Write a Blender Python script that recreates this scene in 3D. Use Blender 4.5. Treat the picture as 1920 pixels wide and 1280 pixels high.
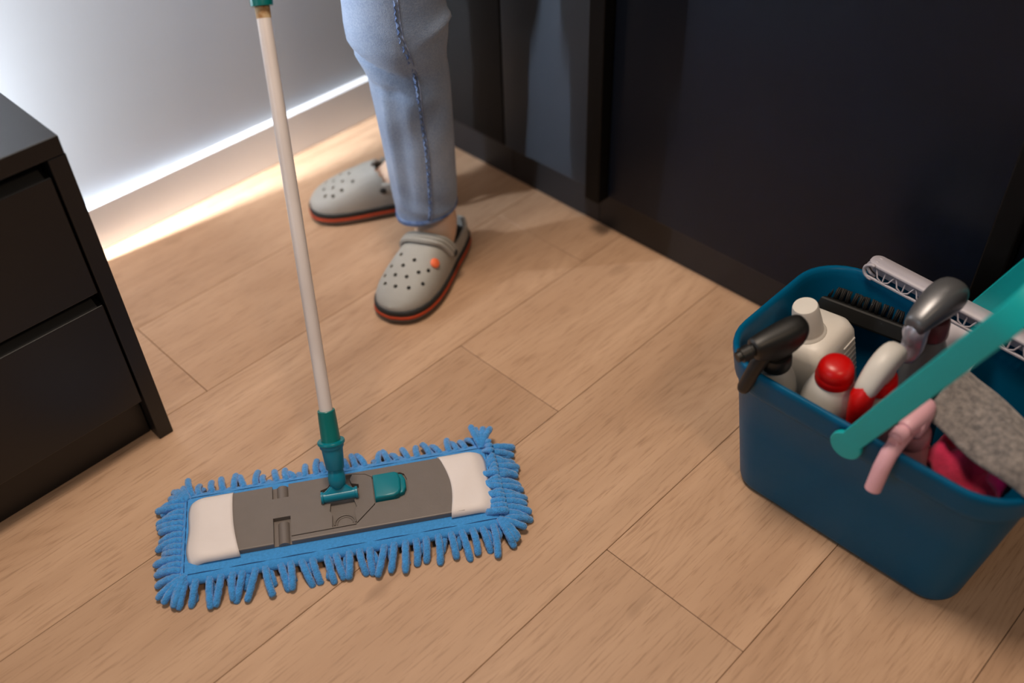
import bpy, bmesh, math, random
from mathutils import Vector, Matrix, Quaternion
random.seed(7)
PI = math.pi
S = bpy.context.scene
C = S.collection
for o in list(bpy.data.objects):
    bpy.data.objects.remove(o, do_unlink=True)

# ------------------------------------------------------------------ camera
cam_d = bpy.data.cameras.new('camera')
cam_d.sensor_width = 36.0
cam_d.lens = 1848.0 / 1920.0 * 36.0
cam_d.clip_start = 0.02
cam_d.dof.use_dof = True
cam_d.dof.focus_distance = 1.22
cam_d.dof.aperture_fstop = 2.0
cam = bpy.data.objects.new('camera', cam_d)
C.objects.link(cam)
cam.matrix_world = Matrix(((0.70159, 0.49722, -0.51043, 0.0),
                           (-0.71197, 0.45970, -0.53082, 0.0),
                           (-0.02929, 0.73583, 0.67653, 1.0),
                           (0, 0, 0, 1)))
S.camera = cam

# ------------------------------------------------------------------ world, lights, exposure
w = bpy.data.worlds.new('world')
S.world = w
w.use_nodes = True
w.node_tree.nodes['Background'].inputs[0].default_value = (0.92, 0.94, 1.0, 1)
w.node_tree.nodes['Background'].inputs[1].default_value = 0.09
S.view_settings.view_transform = 'Standard'
S.view_settings.look = 'None'
S.view_settings.gamma = 1.0
S.view_settings.use_curve_mapping = False
S.view_settings.exposure = 0.0


def area(name, loc, target, sx, sy, power, col, spread=PI):
    d = bpy.data.lights.new(name, 'AREA')
    d.shape = 'RECTANGLE'
    d.size, d.size_y = sx, sy
    d.energy = power
    d.color = col
    d.spread = spread
    o = bpy.data.objects.new(name, d)
    C.objects.link(o)
    o.location = loc
    o.rotation_euler = (Vector(target) - Vector(loc)).to_track_quat('-Z', 'Y').to_euler()
    return o


WARM = (1.0, 0.73, 0.50)
COOL = (0.84, 0.92, 1.0)
area('ceiling_lamp', (0.0, -1.05, 2.4), (0.6, 0.4, 0), 0.30, 0.30, 13, WARM)
area('ceiling_lamp', (0.45, 0.85, 2.4), (0.5, 0.8, 0), 0.5, 0.5, 35, (1.0, 0.82, 0.66))
# vertical LED bar on the wall at the back of the chest of drawers
area('wall_led_bar', (0.11, 1.461, 0.42), (1.0, 2.2, 0.42), 0.018, 0.74, 74.0, COOL)
# daylight from a window far along the wall
area('window_daylight', (-2.0, 0.75, 1.35), (0.6, 1.1, 0.2), 1.0, 1.2, 7, (0.72, 0.86, 1.0))


# ------------------------------------------------------------------ material helpers
def lin(c):
    def f(v):
        v /= 255.0
        return v / 12.92 if v <= 0.04045 else ((v + 0.055) / 1.055) ** 2.4
    return (f(c[0]), f(c[1]), f(c[2]), 1.0)


def mat(name, rgb, rough=0.5, var=0.06, scale=30.0, bump=0.0, bscale=None, metal=0.0, spec=0.5,
        trans=0.0, sheen=0.0, rgb2=None, coat=0.0, stretch=(1, 1, 1), alpha=1.0, sss=0.0):
    m = bpy.data.materials.new(name)
    m.use_nodes = True
    nt = m.node_tree
    b = nt.nodes['Principled BSDF']
    L = nt.links.new
    tc = nt.nodes.new('ShaderNodeTexCoord')
    mp = nt.nodes.new('ShaderNodeMapping')
    mp.inputs['Scale'].default_value = stretch
    L(tc.outputs['Object'], mp.inputs['Vector'])
    n = nt.nodes.new('ShaderNodeTexNoise')
    n.inputs['Scale'].default_value = scale
    n.inputs['Detail'].default_value = 4
    L(mp.outputs[0], n.inputs['Vector'])
    r = nt.nodes.new('ShaderNodeValToRGB')
    c = lin(rgb)
    if rgb2 is None:
        lo = tuple(v * (1 - var) for v in c[:3]) + (1,)
        hi = tuple(min(1, v * (1 + var)) for v in c[:3]) + (1,)
    else:
        lo, hi = c, lin(rgb2)
    r.color_ramp.elements[0].color = lo
    r.color_ramp.elements[1].color = hi
    r.color_ramp.elements[0].position = 0.3
    r.color_ramp.elements[1].position = 0.7
    L(n.outputs['Fac'], r.inputs[0])
    L(r.outputs[0], b.inputs['Base Color'])
    b.inputs['Roughness'].default_value = rough
    b.inputs['Metallic'].default_value = metal
    b.inputs['Specular IOR Level'].default_value = spec
    b.inputs['Transmission Weight'].default_value = trans
    b.inputs['Sheen Weight'].default_value = sheen
    b.inputs['Coat Weight'].default_value = coat
    b.inputs['Alpha'].default_value = alpha
    if sss:
        b.inputs['Subsurface Weight'].default_value = sss
        b.inputs['Subsurface Radius'].default_value = (0.008, 0.004, 0.002)
    if bump:
        n2 = nt.nodes.new('ShaderNodeTexNoise')
        n2.inputs['Scale'].default_value = bscale or scale
        n2.inputs['Detail'].default_value = 3
        L(mp.outputs[0], n2.inputs['Vector'])
        bp = nt.nodes.new('ShaderNodeBump')
        bp.inputs['Strength'].default_value = bump
        bp.inputs['Distance'].default_value = 0.002
        L(n2.outputs['Fac'], bp.inputs['Height'])
        L(bp.outputs[0], b.inputs['Normal'])
    return m


def wood_mat():
    m = bpy.data.materials.new('oak_laminate')
    m.use_nodes = True
    nt = m.node_tree
    L = nt.links.new
    N = nt.nodes.new
    b = nt.nodes['Principled BSDF']
    tc = N('ShaderNodeTexCoord')
    oi = N('ShaderNodeObjectInfo')
    mul = N('ShaderNodeVectorMath')
    mul.operation = 'MULTIPLY_ADD'
    cmb = N('ShaderNodeCombineXYZ')
    L(oi.outputs['Random'], cmb.inputs[0])
    L(oi.outputs['Random'], cmb.inputs[1])
    mul.inputs[1].default_value = (37.0, 11.3, 0)
    L(cmb.outputs[0], mul.inputs[0])
    L(tc.outputs['Object'], mul.inputs[2])

    def mapping(sc):
        q = N('ShaderNodeMapping')
        q.inputs['Scale'].default_value = sc
        L(mul.outputs[0], q.inputs['Vector'])
        return q

    def noise(mp, sc, det=4, rough=0.55, dist=0.0):
        q = N('ShaderNodeTexNoise')
        q.inputs['Scale'].default_value = sc
        q.inputs['Detail'].default_value = det
        q.inputs['Roughness'].default_value = rough
        q.inputs['Distortion'].default_value = dist
        L(mp.outputs[0], q.inputs['Vector'])
        return q

    def ramp(src, p0, c0, p1, c1):
        q = N('ShaderNodeValToRGB')
        q.color_ramp.elements[0].position = p0
        q.color_ramp.elements[1].position = p1
        q.color_ramp.elements[0].color = c0
        q.color_ramp.elements[1].color = c1
        L(src, q.inputs[0])
        return q

    def mix(fac, a, c, mode='MIX'):
        q = N('ShaderNodeMix')
        q.data_type = 'RGBA'
        q.blend_type = mode
        if isinstance(fac, float):
            q.inputs[0].default_value = fac
        else:
            L(fac, q.inputs[0])
        L(a, q.inputs[6])
        if isinstance(c, tuple):
            q.inputs[7].default_value = c
        else:
            L(c, q.inputs[7])
        return q
    broad = noise(mapping((1.0, 4.0, 1)), 2.6, 3, 0.5, 0.4)
    base = ramp(broad.outputs['Fac'], 0.30, lin((184, 149, 120)), 0.72, lin((202, 168, 139)))
    # cathedral figure: contour lines of a stretched noise field
    fig = noise(mapping((0.9, 5.5, 1)), 1.9, 2, 0.4, 0.3)
    ml = N('ShaderNodeMath'); ml.operation = 'MULTIPLY'; ml.inputs[1].default_value = 20.0
    L(fig.outputs['Fac'], ml.inputs[0])
    fr = N('ShaderNodeMath'); fr.operation = 'PINGPONG'; fr.inputs[1].default_value = 0.5
    L(ml.outputs[0], fr.inputs[0])
    lines = ramp(fr.outputs[0], 0.02, (0.90, 0.885, 0.87, 1), 0.30, (1, 1, 1, 1))
    mask = ramp(noise(mapping((0.8, 3, 1)), 1.5, 1).outputs['Fac'], 0.44, (0, 0, 0, 1), 0.60, (1, 1, 1, 1))
    fm = N('ShaderNodeMath'); fm.operation = 'MULTIPLY'; fm.inputs[1].default_value = 0.8
    L(mask.outputs[0], fm.inputs[0])
    c1 = mix(fm.outputs[0], base.outputs[0], lines.outputs[0], 'MULTIPLY')
    # pores: short dark dashes along the grain
    pores = ramp(noise(mapping((20.0, 300.0, 1)), 1.0, 3, 0.6).outputs['Fac'], 0.32, (0.70, 0.66, 0.62, 1), 0.47, (1, 1, 1, 1))
    c2 = mix(0.75, c1.outputs[2], pores.outputs[0], 'MULTIPLY')
    streak = ramp(noise(mapping((1.3, 45.0, 1)), 1.0, 3).outputs['Fac'], 0.3, (0.94, 0.93, 0.92, 1), 0.7, (1.04, 1.04, 1.04, 1))
    c3 = mix(1.0, c2.outputs[2], streak.outputs[0], 'MULTIPLY')
    # plank-to-plank tone
    tone = ramp(oi.outputs['Random'], 0.0, (0.93, 0.92, 0.91, 1), 1.0, (1.03, 1.02, 1.01, 1))
    c4 = mix(1.0, c3.outputs[2], tone.outputs[0], 'MULTIPLY')
    # occasional grey-brown smudges / knots
    kn = ramp(noise(mapping((5, 11, 1)), 1.6, 2).outputs['Fac'], 0.20, (0.72, 0.70, 0.68, 1), 0.33, (1, 1, 1, 1))
    c5 = mix(1.0, c4.outputs[2], kn.outputs[0], 'MULTIPLY')
    L(c5.outputs[2], b.inputs['Base Color'])
    b.inputs['Roughness'].default_value = 0.48
    b.inputs['Specular IOR Level'].default_value = 0.4
    bp = N('ShaderNodeBump')
    bp.inputs['Strength'].default_value = 0.25
    bp.inputs['Distance'].default_value = 0.0008
    L(pores.outputs[0], bp.inputs['Height'])
    L(bp.outputs[0], b.inputs['Normal'])
    return m


M = {}
M['wood'] = wood_mat()
M['joint'] = mat('floor_joint', (126, 96, 72), 0.9)
M['wall'] = mat('wall_paint', (168, 170, 174), 0.8, 0.015, 6)
M['base'] = mat('baseboard_white', (230, 232, 236), 0.5, 0.015, 8)
M['dresser'] = mat('black_laminate', (14, 14, 16), 0.42, 0.08, 14)
M['dresser_in'] = mat('black_recess', (14, 14, 14), 0.7, 0.08, 14)
M['cab'] = mat('charcoal_navy_door', (14, 20, 31), 0.34, 0.05, 5, spec=0.25)
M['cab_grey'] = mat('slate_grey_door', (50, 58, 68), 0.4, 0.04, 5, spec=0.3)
M['plinth'] = mat('charcoal_plinth', (17, 20, 26), 0.45, 0.05, 6)
M['handle'] = mat('black_handle', (5, 5, 5), 0.5, 0.1, 10, spec=0.2)
M['filler'] = mat('matt_black_filler', (13, 14, 16), 0.6, 0.1, 10, spec=0.2)
M['worktop'] = mat('dark_worktop', (52, 50, 48), 0.4, 0.15, 60)
M['pad_blue'] = mat('blue_microfibre', (58, 146, 218), 0.95, 0.10, 300, 0.5, 700, sheen=0.4)
M['strand'] = mat('blue_chenille', (56, 146, 220), 0.95, 0.16, 260, 0.9, 520, sheen=0.5)
M['stitch'] = mat('navy_thread', (20, 66, 120), 0.9)
M['pocket'] = mat('white_vinyl', (226, 218, 216), 0.6, 0.02, 25, 0.15, 60)
M['plate'] = mat('grey_plastic', (112, 104, 99), 0.42, 0.03, 60, 0.06, 500)
M['teal'] = mat('teal_plastic', (0, 120, 135), 0.35, 0.04, 40)
M['teal_dark'] = mat('green_teal_plastic', (0, 110, 108), 0.35, 0.04, 40)
M['teal_blue'] = mat('blue_teal_plastic', (0, 124, 152), 0.35, 0.04, 40)
M['pole'] = mat('cream_painted_steel', (212, 203, 200), 0.3, 0.03, 20, rgb2=(228, 221, 219), stretch=(1, 1, 0.2), coat=0.2)
M['rust'] = mat('rust_stain', (150, 100, 45), 0.7, rgb2=(214, 190, 150), scale=120)
M['clog'] = mat('grey_foam', (160, 158, 152), 0.7, 0.03, 40, 0.1, 300)
M['clog_black'] = mat('black_foam', (30, 30, 30), 0.7, 0.1, 60)
M['clog_orange'] = mat('orange_foam', (176, 58, 14), 0.7, 0.06, 60)
M['clog_sole'] = mat('dark_rubber', (72, 62, 52), 0.85, 0.15, 90, 0.3, 200)
M['charm'] = mat('coral_charm', (240, 112, 66), 0.5, 0.05, 80)
M['skin'] = mat('skin', (228, 194, 170), 0.55, 0.05, 30, 0.05, 300, sss=0.15)
M['bucket'] = mat('petrol_blue_plastic', (0, 84, 122), 0.36, 0.03, 12, 0.03, 160, spec=0.1)
M['bail'] = mat('turquoise_plastic', (0, 168, 172), 0.42, 0.03, 18)
M['white_pl'] = mat('white_plastic', (214, 210, 203), 0.42, 0.025, 20)
M['trans_pl'] = mat('milky_plastic', (176, 178, 176), 0.4, 0.04, 20)
M['red_pl'] = mat('red_plastic', (196, 6, 4), 0.35, 0.05, 30)
M['red_trig'] = mat('bright_red_plastic', (222, 10, 4), 0.4, 0.05, 30)
M['black_pl'] = mat('black_plastic', (20, 20, 19), 0.45, 0.1, 30)
M['silver'] = mat('silver_plastic', (112, 113, 116), 0.34, 0.03, 20, metal=0.55)
M['silver2'] = mat('bright_silver_plastic', (196, 196, 210), 0.3, 0.03, 20, metal=0.6)
M['clear_red'] = mat('smoked_red_collar', (96, 54, 58), 0.3, 0.1, 30)
M['grey_bottle'] = mat('grey_bottle_plastic', (92, 95, 98), 0.35, 0.05, 20)
M['pink_pl'] = mat('pale_pink_plastic', (214, 164, 176), 0.42, 0.03, 30)
M['pink_clear'] = mat('pink_clear_bottle', (196, 138, 148), 0.2, 0.05, 30, trans=0.45)
M['gold'] = mat('gold_print', (170, 132, 110), 0.5)
M['felt'] = mat('grey_felt', (92, 88, 88), 1.0, rgb2=(146, 138, 134), scale=140, bump=0.9, bscale=420, sheen=0.4)
M['cloth_pink'] = mat('raspberry_cloth', (226, 44, 92), 0.9, 0.12, 120, 0.5, 600, sheen=0.3)
M['cloth_mag'] = mat('magenta_cloth', (222, 6, 104), 0.9, 0.12, 120, 0.5, 600, sheen=0.3)
M['bristle'] = mat('black_bristles', (20, 20, 20), 0.7, 0.3, 200)
M['lilac'] = mat('pale_grey_plastic', (178, 174, 184), 0.45, 0.04, 20)


def denim():
    m = mat('light_blue_denim', (112, 134, 166), 0.9, rgb2=(158, 174, 198), scale=9, bump=0.5, bscale=900, sheen=0.25)
    nt = m.node_tree
    b = nt.nodes['Principled BSDF']
    tc = nt.nodes.new('ShaderNodeTexCoord')
    n = nt.nodes.new('ShaderNodeTexNoise')
    n.inputs['Scale'].default_value = 420
    nt.links.new(tc.outputs['Object'], n.inputs['Vector'])
    r = nt.nodes.new('ShaderNodeValToRGB')
    r.color_ramp.elements[0].position = 0.35
    r.color_ramp.elements[1].position = 0.65
    r.color_ramp.elements[0].color = (0.80, 0.84, 0.90, 1)
    r.color_ramp.elements[1].color = (1.06, 1.05, 1.04, 1)
    nt.links.new(n.outputs['Fac'], r.inputs[0])
    mx = nt.nodes.new('ShaderNodeMix')
    mx.data_type = 'RGBA'
    mx.blend_type = 'MULTIPLY'
    mx.inputs[0].default_value = 1.0
    src = b.inputs['Base Color'].links[0].from_socket
    nt.links.new(src, mx.inputs[6])
    nt.links.new(r.outputs[0], mx.inputs[7])
    nt.links.new(mx.outputs[2], b.inputs['Base Color'])
    return m


M['denim'] = denim()
M['denim_dark'] = mat('indigo_seam', (66, 92, 142), 0.9, rgb2=(126, 148, 186), scale=95, bump=0.4, bscale=600)
M['denim_seam'] = mat('seam_thread', (92, 112, 150), 0.9, rgb2=(140, 152, 178), scale=150)


# ------------------------------------------------------------------ geometry helpers
def obj(name, me, m, parent=None, smooth=True):
    if isinstance(me, bmesh.types.BMesh):
        bm = me
        bmesh.ops.recalc_face_normals(bm, faces=bm.faces)
        me = bpy.data.meshes.new(name)
        bm.to_mesh(me)
        bm.free()
    if m is not None and not me.materials:
        me.materials.append(m)
    for p in me.polygons:
        p.use_smooth = smooth
    o = bpy.data.objects.new(name, me)
    C.objects.link(o)
    o.parent = parent
    return o


def thing(name, label, cat, loc=(0, 0, 0), mw=None, group=None, rotz=0.0):
    o = bpy.data.objects.new(name, None)
    o.empty_display_size = 0.03
    C.objects.link(o)
    if mw is not None:
        o.matrix_world = mw
    else:
        o.location = loc
        o.rotation_euler = (0, 0, rotz)
    tag(o, label, cat, group)
    return o


def tag(o, label, cat, group=None):
    o['label'] = label
    o['category'] = cat
    if group:
        o['group'] = group
    return o


def struct(o):
    o['kind'] = 'structure'
    return o


def axis_mat(base, top, fwd):
    z = (Vector(top) - Vector(base)).normalized()
    f = Vector(fwd)
    x = (f - z * f.dot(z)).normalized()
    y = z.cross(x)
    return Matrix(((x.x, y.x, z.x, base[0]), (x.y, y.y, z.y, base[1]), (x.z, y.z, z.z, base[2]), (0, 0, 0, 1)))


def add_box(bm, x0, x1, y0, y1, z0, z1, bev=0.0, seg=2):
    vs = [bm.verts.new((x, y, z)) for x in (x0, x1) for y in (y0, y1) for z in (z0, z1)]
    q = [(0, 1, 3, 2), (4, 6, 7, 5), (0, 4, 5, 1), (2, 3, 7, 6), (0, 2, 6, 4), (1, 5, 7, 3)]
    fs = [bm.faces.new([vs[i] for i in f]) for f in q]
    if bev > 0:
        es = list({e for f in fs for e in f.edges})
        bmesh.ops.bevel(bm, geom=es, offset=bev, segments=seg, affect='EDGES', profile=0.5)
    return bm


def box(x0, x1, y0, y1, z0, z1, bev=0.0, seg=2):
    return add_box(bmesh.new(), x0, x1, y0, y1, z0, z1, bev, seg)


def add_loft(bm, rings, cap0=True, cap1=True, loop=False):
    vr = [[bm.verts.new(p) for p in r] for r in rings]
    n = len(vr[0])
    pairs = list(zip(vr[:-1], vr[1:]))
    if loop:
        pairs.append((vr[-1], vr[0]))
    for a, b in pairs:
        for i in range(n):
            j = (i + 1) % n
            bm.faces.new((a[i], a[j], b[j], b[i]))
    if not loop:
        if cap0:
            bm.faces.new(list(reversed(vr[0])))
        if cap1:
            bm.faces.new(vr[-1])
    return bm


def loft(rings, **k):
    return add_loft(bmesh.new(), rings, **k)


def rrect(cx, cy, hx, hy, r, z, k=6):
    r = min(r, hx * 0.999, hy * 0.999)
    pts = []
    for sx, sy, a0 in ((1, 1, 0), (-1, 1, PI / 2), (-1, -1, PI), (1, -1, 1.5 * PI)):
        for i in range(k + 1):
            a = a0 + PI / 2 * i / k
            pts.append(Vector((cx + sx * (hx - r) + r * math.cos(a), cy + sy * (hy - r) + r * math.sin(a), z)))
    return pts


def lathe(prof, n=24, cx=0.0, cy=0.0, **k):
    return loft([[Vector((cx + r * math.cos(2 * PI * i / n), cy + r * math.sin(2 * PI * i / n), z)) for i in range(n)]
                 for r, z in prof], **k)


def add_tube(bm, path, rad, n=10, ell=1.0, up=None, round_end=True):
    """tube along a path; rad is a number or list; ell squashes along the second frame axis"""
    path = [Vector(p) for p in path]
    if not isinstance(rad, (list, tuple)):
        rad = [rad] * len(path)
    rad = list(rad)
    if round_end:
        d0 = (path[0] - path[1]).normalized()
        d1 = (path[-1] - path[-2]).normalized()
        r0, r1 = rad[0], rad[-1]
        path = [path[0] + d0 * r0 * 0.9, path[0] + d0 * r0 * 0.6] + path + [path[-1] + d1 * r1 * 0.6, path[-1] + d1 * r1 * 0.9]
        rad = [r0 * 0.35, r0 * 0.78] + rad + [r1 * 0.78, r1 * 0.35]
    rings = []
    t0 = (path[1] - path[0]).normalized()
    if up is None:
        up = Vector((0, 0, 1)) if abs(t0.z) < 0.9 else Vector((1, 0, 0))
    a = (Vector(up) - t0 * Vector(up).dot(t0)).normalized()
    for i, p in enumerate(path):
        t = (path[min(i + 1, len(path) - 1)] - path[max(i - 1, 0)]).normalized()
        a = (a - t * a.dot(t)).normalized()
        b = t.cross(a)
        rings.append([p + (a * math.cos(2 * PI * j / n) * ell + b * math.sin(2 * PI * j / n)) * rad[i] for j in range(n)])
    return add_loft(bm, rings)


def tube(path, rad, n=10, **k):
    return add_tube(bmesh.new(), path, rad, n, **k)


def prism(poly, z0, z1, bev=0.0, seg=2):
    bm = bmesh.new()
    a = [bm.verts.new((p[0], p[1], z0)) for p in poly]
    b = [bm.verts.new((p[0], p[1], z1)) for p in poly]
    n = len(poly)
    bm.faces.new(list(reversed(a)))
    top = bm.faces.new(b)
    for i in range(n):
        j = (i + 1) % n
        bm.faces.new((a[i], a[j], b[j], b[i]))
    if bev:
        bmesh.ops.recalc_face_normals(bm, faces=bm.faces)
        bmesh.ops.bevel(bm, geom=list(top.edges), offset=bev, segments=seg, affect='EDGES', profile=0.5)
    return bm


def grid(fn, nu, nv):
    bm = bmesh.new()
    v = [[bm.verts.new(fn(i / nu, j / nv)) for j in range(nv + 1)] for i in range(nu + 1)]
    for i in range(nu):
        for j in range(nv):
            bm.faces.new((v[i][j], v[i + 1][j], v[i + 1][j + 1], v[i][j + 1]))
    return bm


def bake(o, cutters=()):
    """apply boolean cuts and any modifiers into the mesh"""
    for c in cutters:
        md = o.modifiers.new('cut', 'BOOLEAN')
        md.operation = 'DIFFERENCE'
        md.object = c
        md.solver = 'EXACT'
    bpy.context.view_layer.update()
    dg = bpy.context.evaluated_depsgraph_get()
    me = bpy.data.meshes.new_from_object(o.evaluated_get(dg))
    o.modifiers.clear()
    old = o.data
    o.data = me
    bpy.data.meshes.remove(old)
    for c in cutters:
        d = c.data
        bpy.data.objects.remove(c, do_unlink=True)
        bpy.data.meshes.remove(d)
    return o


def solid(o, t, off=-1.0, sub=0):
    md = o.modifiers.new('solid', 'SOLIDIFY')
    md.thickness = t
    md.offset = off
    if sub:
        s = o.modifiers.new('sub', 'SUBSURF')
        s.levels = s.render_levels = sub
    return o


def subsurf(o, n=1):
    s = o.modifiers.new('sub', 'SUBSURF')
    s.levels = s.render_levels = n
    return o


def flat_by_angle(o, deg=35):
    """sharp edges where the mesh turns hard, smooth elsewhere"""
    try:
        o.data.set_sharp_from_angle(angle=math.radians(deg))
    except Exception:
        pass
    return o


def interp(tab, s, k=1):
    if s <= tab[0][0]:
        return tab[0][k]
    for a, b in zip(tab[:-1], tab[1:]):
        if s <= b[0]:
            t = (s - a[0]) / (b[0] - a[0])
            t = t * t * (3 - 2 * t) if k < 0 else t
            return a[k] * (1 - t) + b[k] * t
    return tab[-1][k]


# ------------------------------------------------------------------ the setting: floor, wall, baseboard
X0, X1, Y0, WALL = -2.3, 1.66, -2.0, 1.476
BFRONT = 1.458
floor = struct(obj('floor', box(X0, X1, Y0, WALL + 0.02, -0.05, -0.007), M['joint'], smooth=False))
floor['label'] = 'pale oak laminate floor of wide planks'
PW, PL = 0.1985, 1.212
ends = {1: 0.567, 2: 0.02, 3: 0.696, 4: 0.971, 5: 0.381, 6: 0.10, 7: 0.22, 0: 0.20, -1: 0.2, -2: 0.05, -3: 0.5}


def plank_mesh(lx, ly):
    return box(-lx / 2, lx / 2, -ly / 2, ly / 2, -0.0075, 0.0, 0.0006, 1)


shared = {}
k = -10
while 0.041 + PW * k < WALL:
    ya, yb = 0.041 + PW * k, min(0.041 + PW * (k + 1), WALL - 0.001)
    e = ends.get(k, random.uniform(0, PL))
    x = e - PL * math.ceil((e - X0) / PL)
    while x < X1:
        xa, xb = max(x, X0), min(x + PL, X1)
        if xb - xa > 0.03:
            key = (round(xb - xa, 3), round(yb - ya, 3))
            g = 0.0007
            if key not in shared:
                o = obj('plank', plank_mesh(xb - xa - g, yb - ya - g), M['wood'], floor, smooth=False)
                shared[key] = o.data
            else:
                o = obj('plank', shared[key], None, floor, smooth=False)
            o.location = ((xa + xb) / 2, (ya + yb) / 2, 0)
        x += PL
    k += 1

wall = struct(obj('wall_back', box(X0, X1, WALL, WALL + 0.1, -0.007, 2.6), M['wall'], smooth=False))
wall['label'] = 'light grey painted wall'
wall_r = struct(obj('wall_right', box(X1, X1 + 0.1, Y0, WALL + 0.1, -0.007, 2.6), M['wall'], smooth=False))
wall_r['label'] = 'light grey painted wall behind the cabinets'
bb = struct(obj('baseboard_back', box(X0, 1.05, BFRONT, WALL, 0.0, 0.081, 0.0015, 2), M['base'], smooth=False))
bb['label'] = 'white flat-topped baseboard along the wall'

# ------------------------------------------------------------------ cabinets along the right
DX = 1.05      # door faces
PX = 1.071     # plinth face
CH = 0.84


def cabinet(ya, yb, label, handle_at=None, filler=False, front='cab'):
    t = thing('base_cabinet', label, 'cabinet', (1.34, (ya + yb) / 2, 0), group='dark base cabinets')
    cx, cy = 1.34, (ya + yb) / 2
    h = (yb - ya) / 2
    obj('body', box(DX + 0.02 - cx, 1.65 - cx, -h + 0.0005, h - 0.0005, 0.078, CH), M['handle'], t, smooth=False)
    obj('plinth', box(PX - cx, PX + 0.018 - cx, -h, h, 0.0, 0.078, 0.001, 1), M['plinth'], t, smooth=False)
    ha = 0.0
    if handle_at:
        ha = 0.031
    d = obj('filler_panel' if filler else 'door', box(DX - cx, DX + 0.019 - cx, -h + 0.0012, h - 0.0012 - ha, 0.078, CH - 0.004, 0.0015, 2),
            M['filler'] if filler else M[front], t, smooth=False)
    if handle_at:
        hd = obj('handle', box(DX - 0.022 - cx, DX + 0.010 - cx, h - ha, h - 0.0015, 0.074, CH - 0.02, 0.002, 2), M['handle'], d, smooth=False)
        hd['label'] = 'full-height black bar handle'
    return t


cabinet(1.091, 1.4755, 'narrow black end cabinet in the corner behind the person', filler=True)
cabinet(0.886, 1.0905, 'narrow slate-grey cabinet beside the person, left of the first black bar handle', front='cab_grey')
cabinet(0.2705, 0.8855, 'wide charcoal-navy cabinet door right behind the bucket', True)
cabinet(-0.345, 0.270, 'charcoal cabinet cut off at the right edge of the picture', True)
wt = tag(obj('worktop', box(DX - 0.012, 1.655, -0.345, 1.475, CH, CH + 0.03, 0.002, 2), M['worktop'], smooth=False),
         'dark worktop lying over the row of base cabinets', 'worktop')

# ------------------------------------------------------------------ black chest of drawers on the left
DR, DB, DF = 0.306, 1.440, 1.0
dr = thing('chest_of_drawers', 'black chest of drawers at the left edge with recessed finger-pull gaps', 'dresser', (-0.03, 1.22, 0))
ox, oy = -0.03, 1.22
DL = 2 * ox - DR


def db(name, x0, x1, y0, y1, z0, z1, m='dresser', bev=0.0012, parent=dr):
    return obj(name, box(x0 - ox, x1 - ox, y0 - oy, y1 - oy, z0, z1, bev, 2), M[m], parent, smooth=False)


db('side_panel', DR - 0.021, DR, DF, DB, 0, 0.4445)
db('side_panel', DL, DL + 0.021, DF, DB, 0, 0.4445)
db('top_panel', DL, DR - 0.001, DF, DB, 0.445, 0.467)
db('back_panel', DL + 0.0215, DR - 0.0215, DB - 0.008, DB, 0.0, 0.444, 'dresser_in')
db('plinth', DL + 0.0215, DR - 0.0215, DF + 0.024, DF + 0.042, 0.0, 0.073)
for z0, z1 in ((0.076, 0.243), (0.262, 0.424)):
    d = db('drawer', DL + 0.0235, DR - 0.0235, DF + 0.002, DF + 0.020, z0, z1)
    obj('finger_pull', prism([(DF + 0.003 - oy, z1 - 0.0005), (DF + 0.020 - oy, z1 - 0.0005), (DF + 0.020 - oy, z1 + 0.010)], DL + 0.03 - ox, DR - 0.03 - ox),
        M['dresser_in'], d, smooth=False).matrix_local = Matrix(((0, 0, 1, 0), (1, 0, 0, 0), (0, 1, 0, 0), (0, 0, 0, 1)))
    db('drawer_box', DL + 0.03, DR - 0.03, DF + 0.0205, DB - 0.02, z0 + 0.01, z1 - 0.03, 'dresser_in', 0, d)
db('crossbar', DL + 0.0215, DR - 0.0215, DF + 0.03, DF + 0.045, 0.21, 0.275, 'dresser_in', 0)
db('crossbar', DL + 0.0215, DR - 0.0215, DF + 0.03, DF + 0.045, 0.385, 0.444, 'dresser_in', 0)

# ------------------------------------------------------------------ flat mop
MO = (0.376, 0.710)
MA = math.radians(-33.9)
mop = thing('flat_mop', 'flat floor mop with blue chenille fringe, grey plate and cream pole', 'mop', (MO[0], MO[1], 0), rotz=MA)
mop_inv = Matrix.LocRotScale((MO[0], MO[1], 0), Matrix.Rotation(MA, 3, 'Z'), (1, 1, 1)).inverted()

pad = obj('mop_pad', loft([rrect(0, 0, 0.192, 0.060, 0.012, 0.004), rrect(0, 0, 0.199, 0.067, 0.014, 0.008),
                           rrect(0, 0, 0.201, 0.069, 0.014, 0.013), rrect(0, 0, 0.198, 0.066, 0.013, 0.0175),
                           rrect(0, 0, 0.190, 0.058, 0.010, 0.0195), rrect(0, 0, 0.176, 0.040, 0.01, 0.0198)]), M['pad_blue'], mop)
# stitched binding lines
for (a, b) in (((-0.186, -0.0585), (0.186, -0.0585)), ((-0.186, 0.0585), (0.186, 0.0585)), ((-0.191, -0.054), (-0.191, 0.054)), ((0.191, -0.054), (0.191, 0.054))):
    n = 24
    pts = [(a[0] + (b[0] - a[0]) * i / n, a[1] + (b[1] - a[1]) * i / n, 0.0190 + 0.0004 * math.sin(i * 1.7)) for i in range(n + 1)]
    obj('stitching', tube(pts, 0.0007, 6), M['stitch'], pad)

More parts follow.
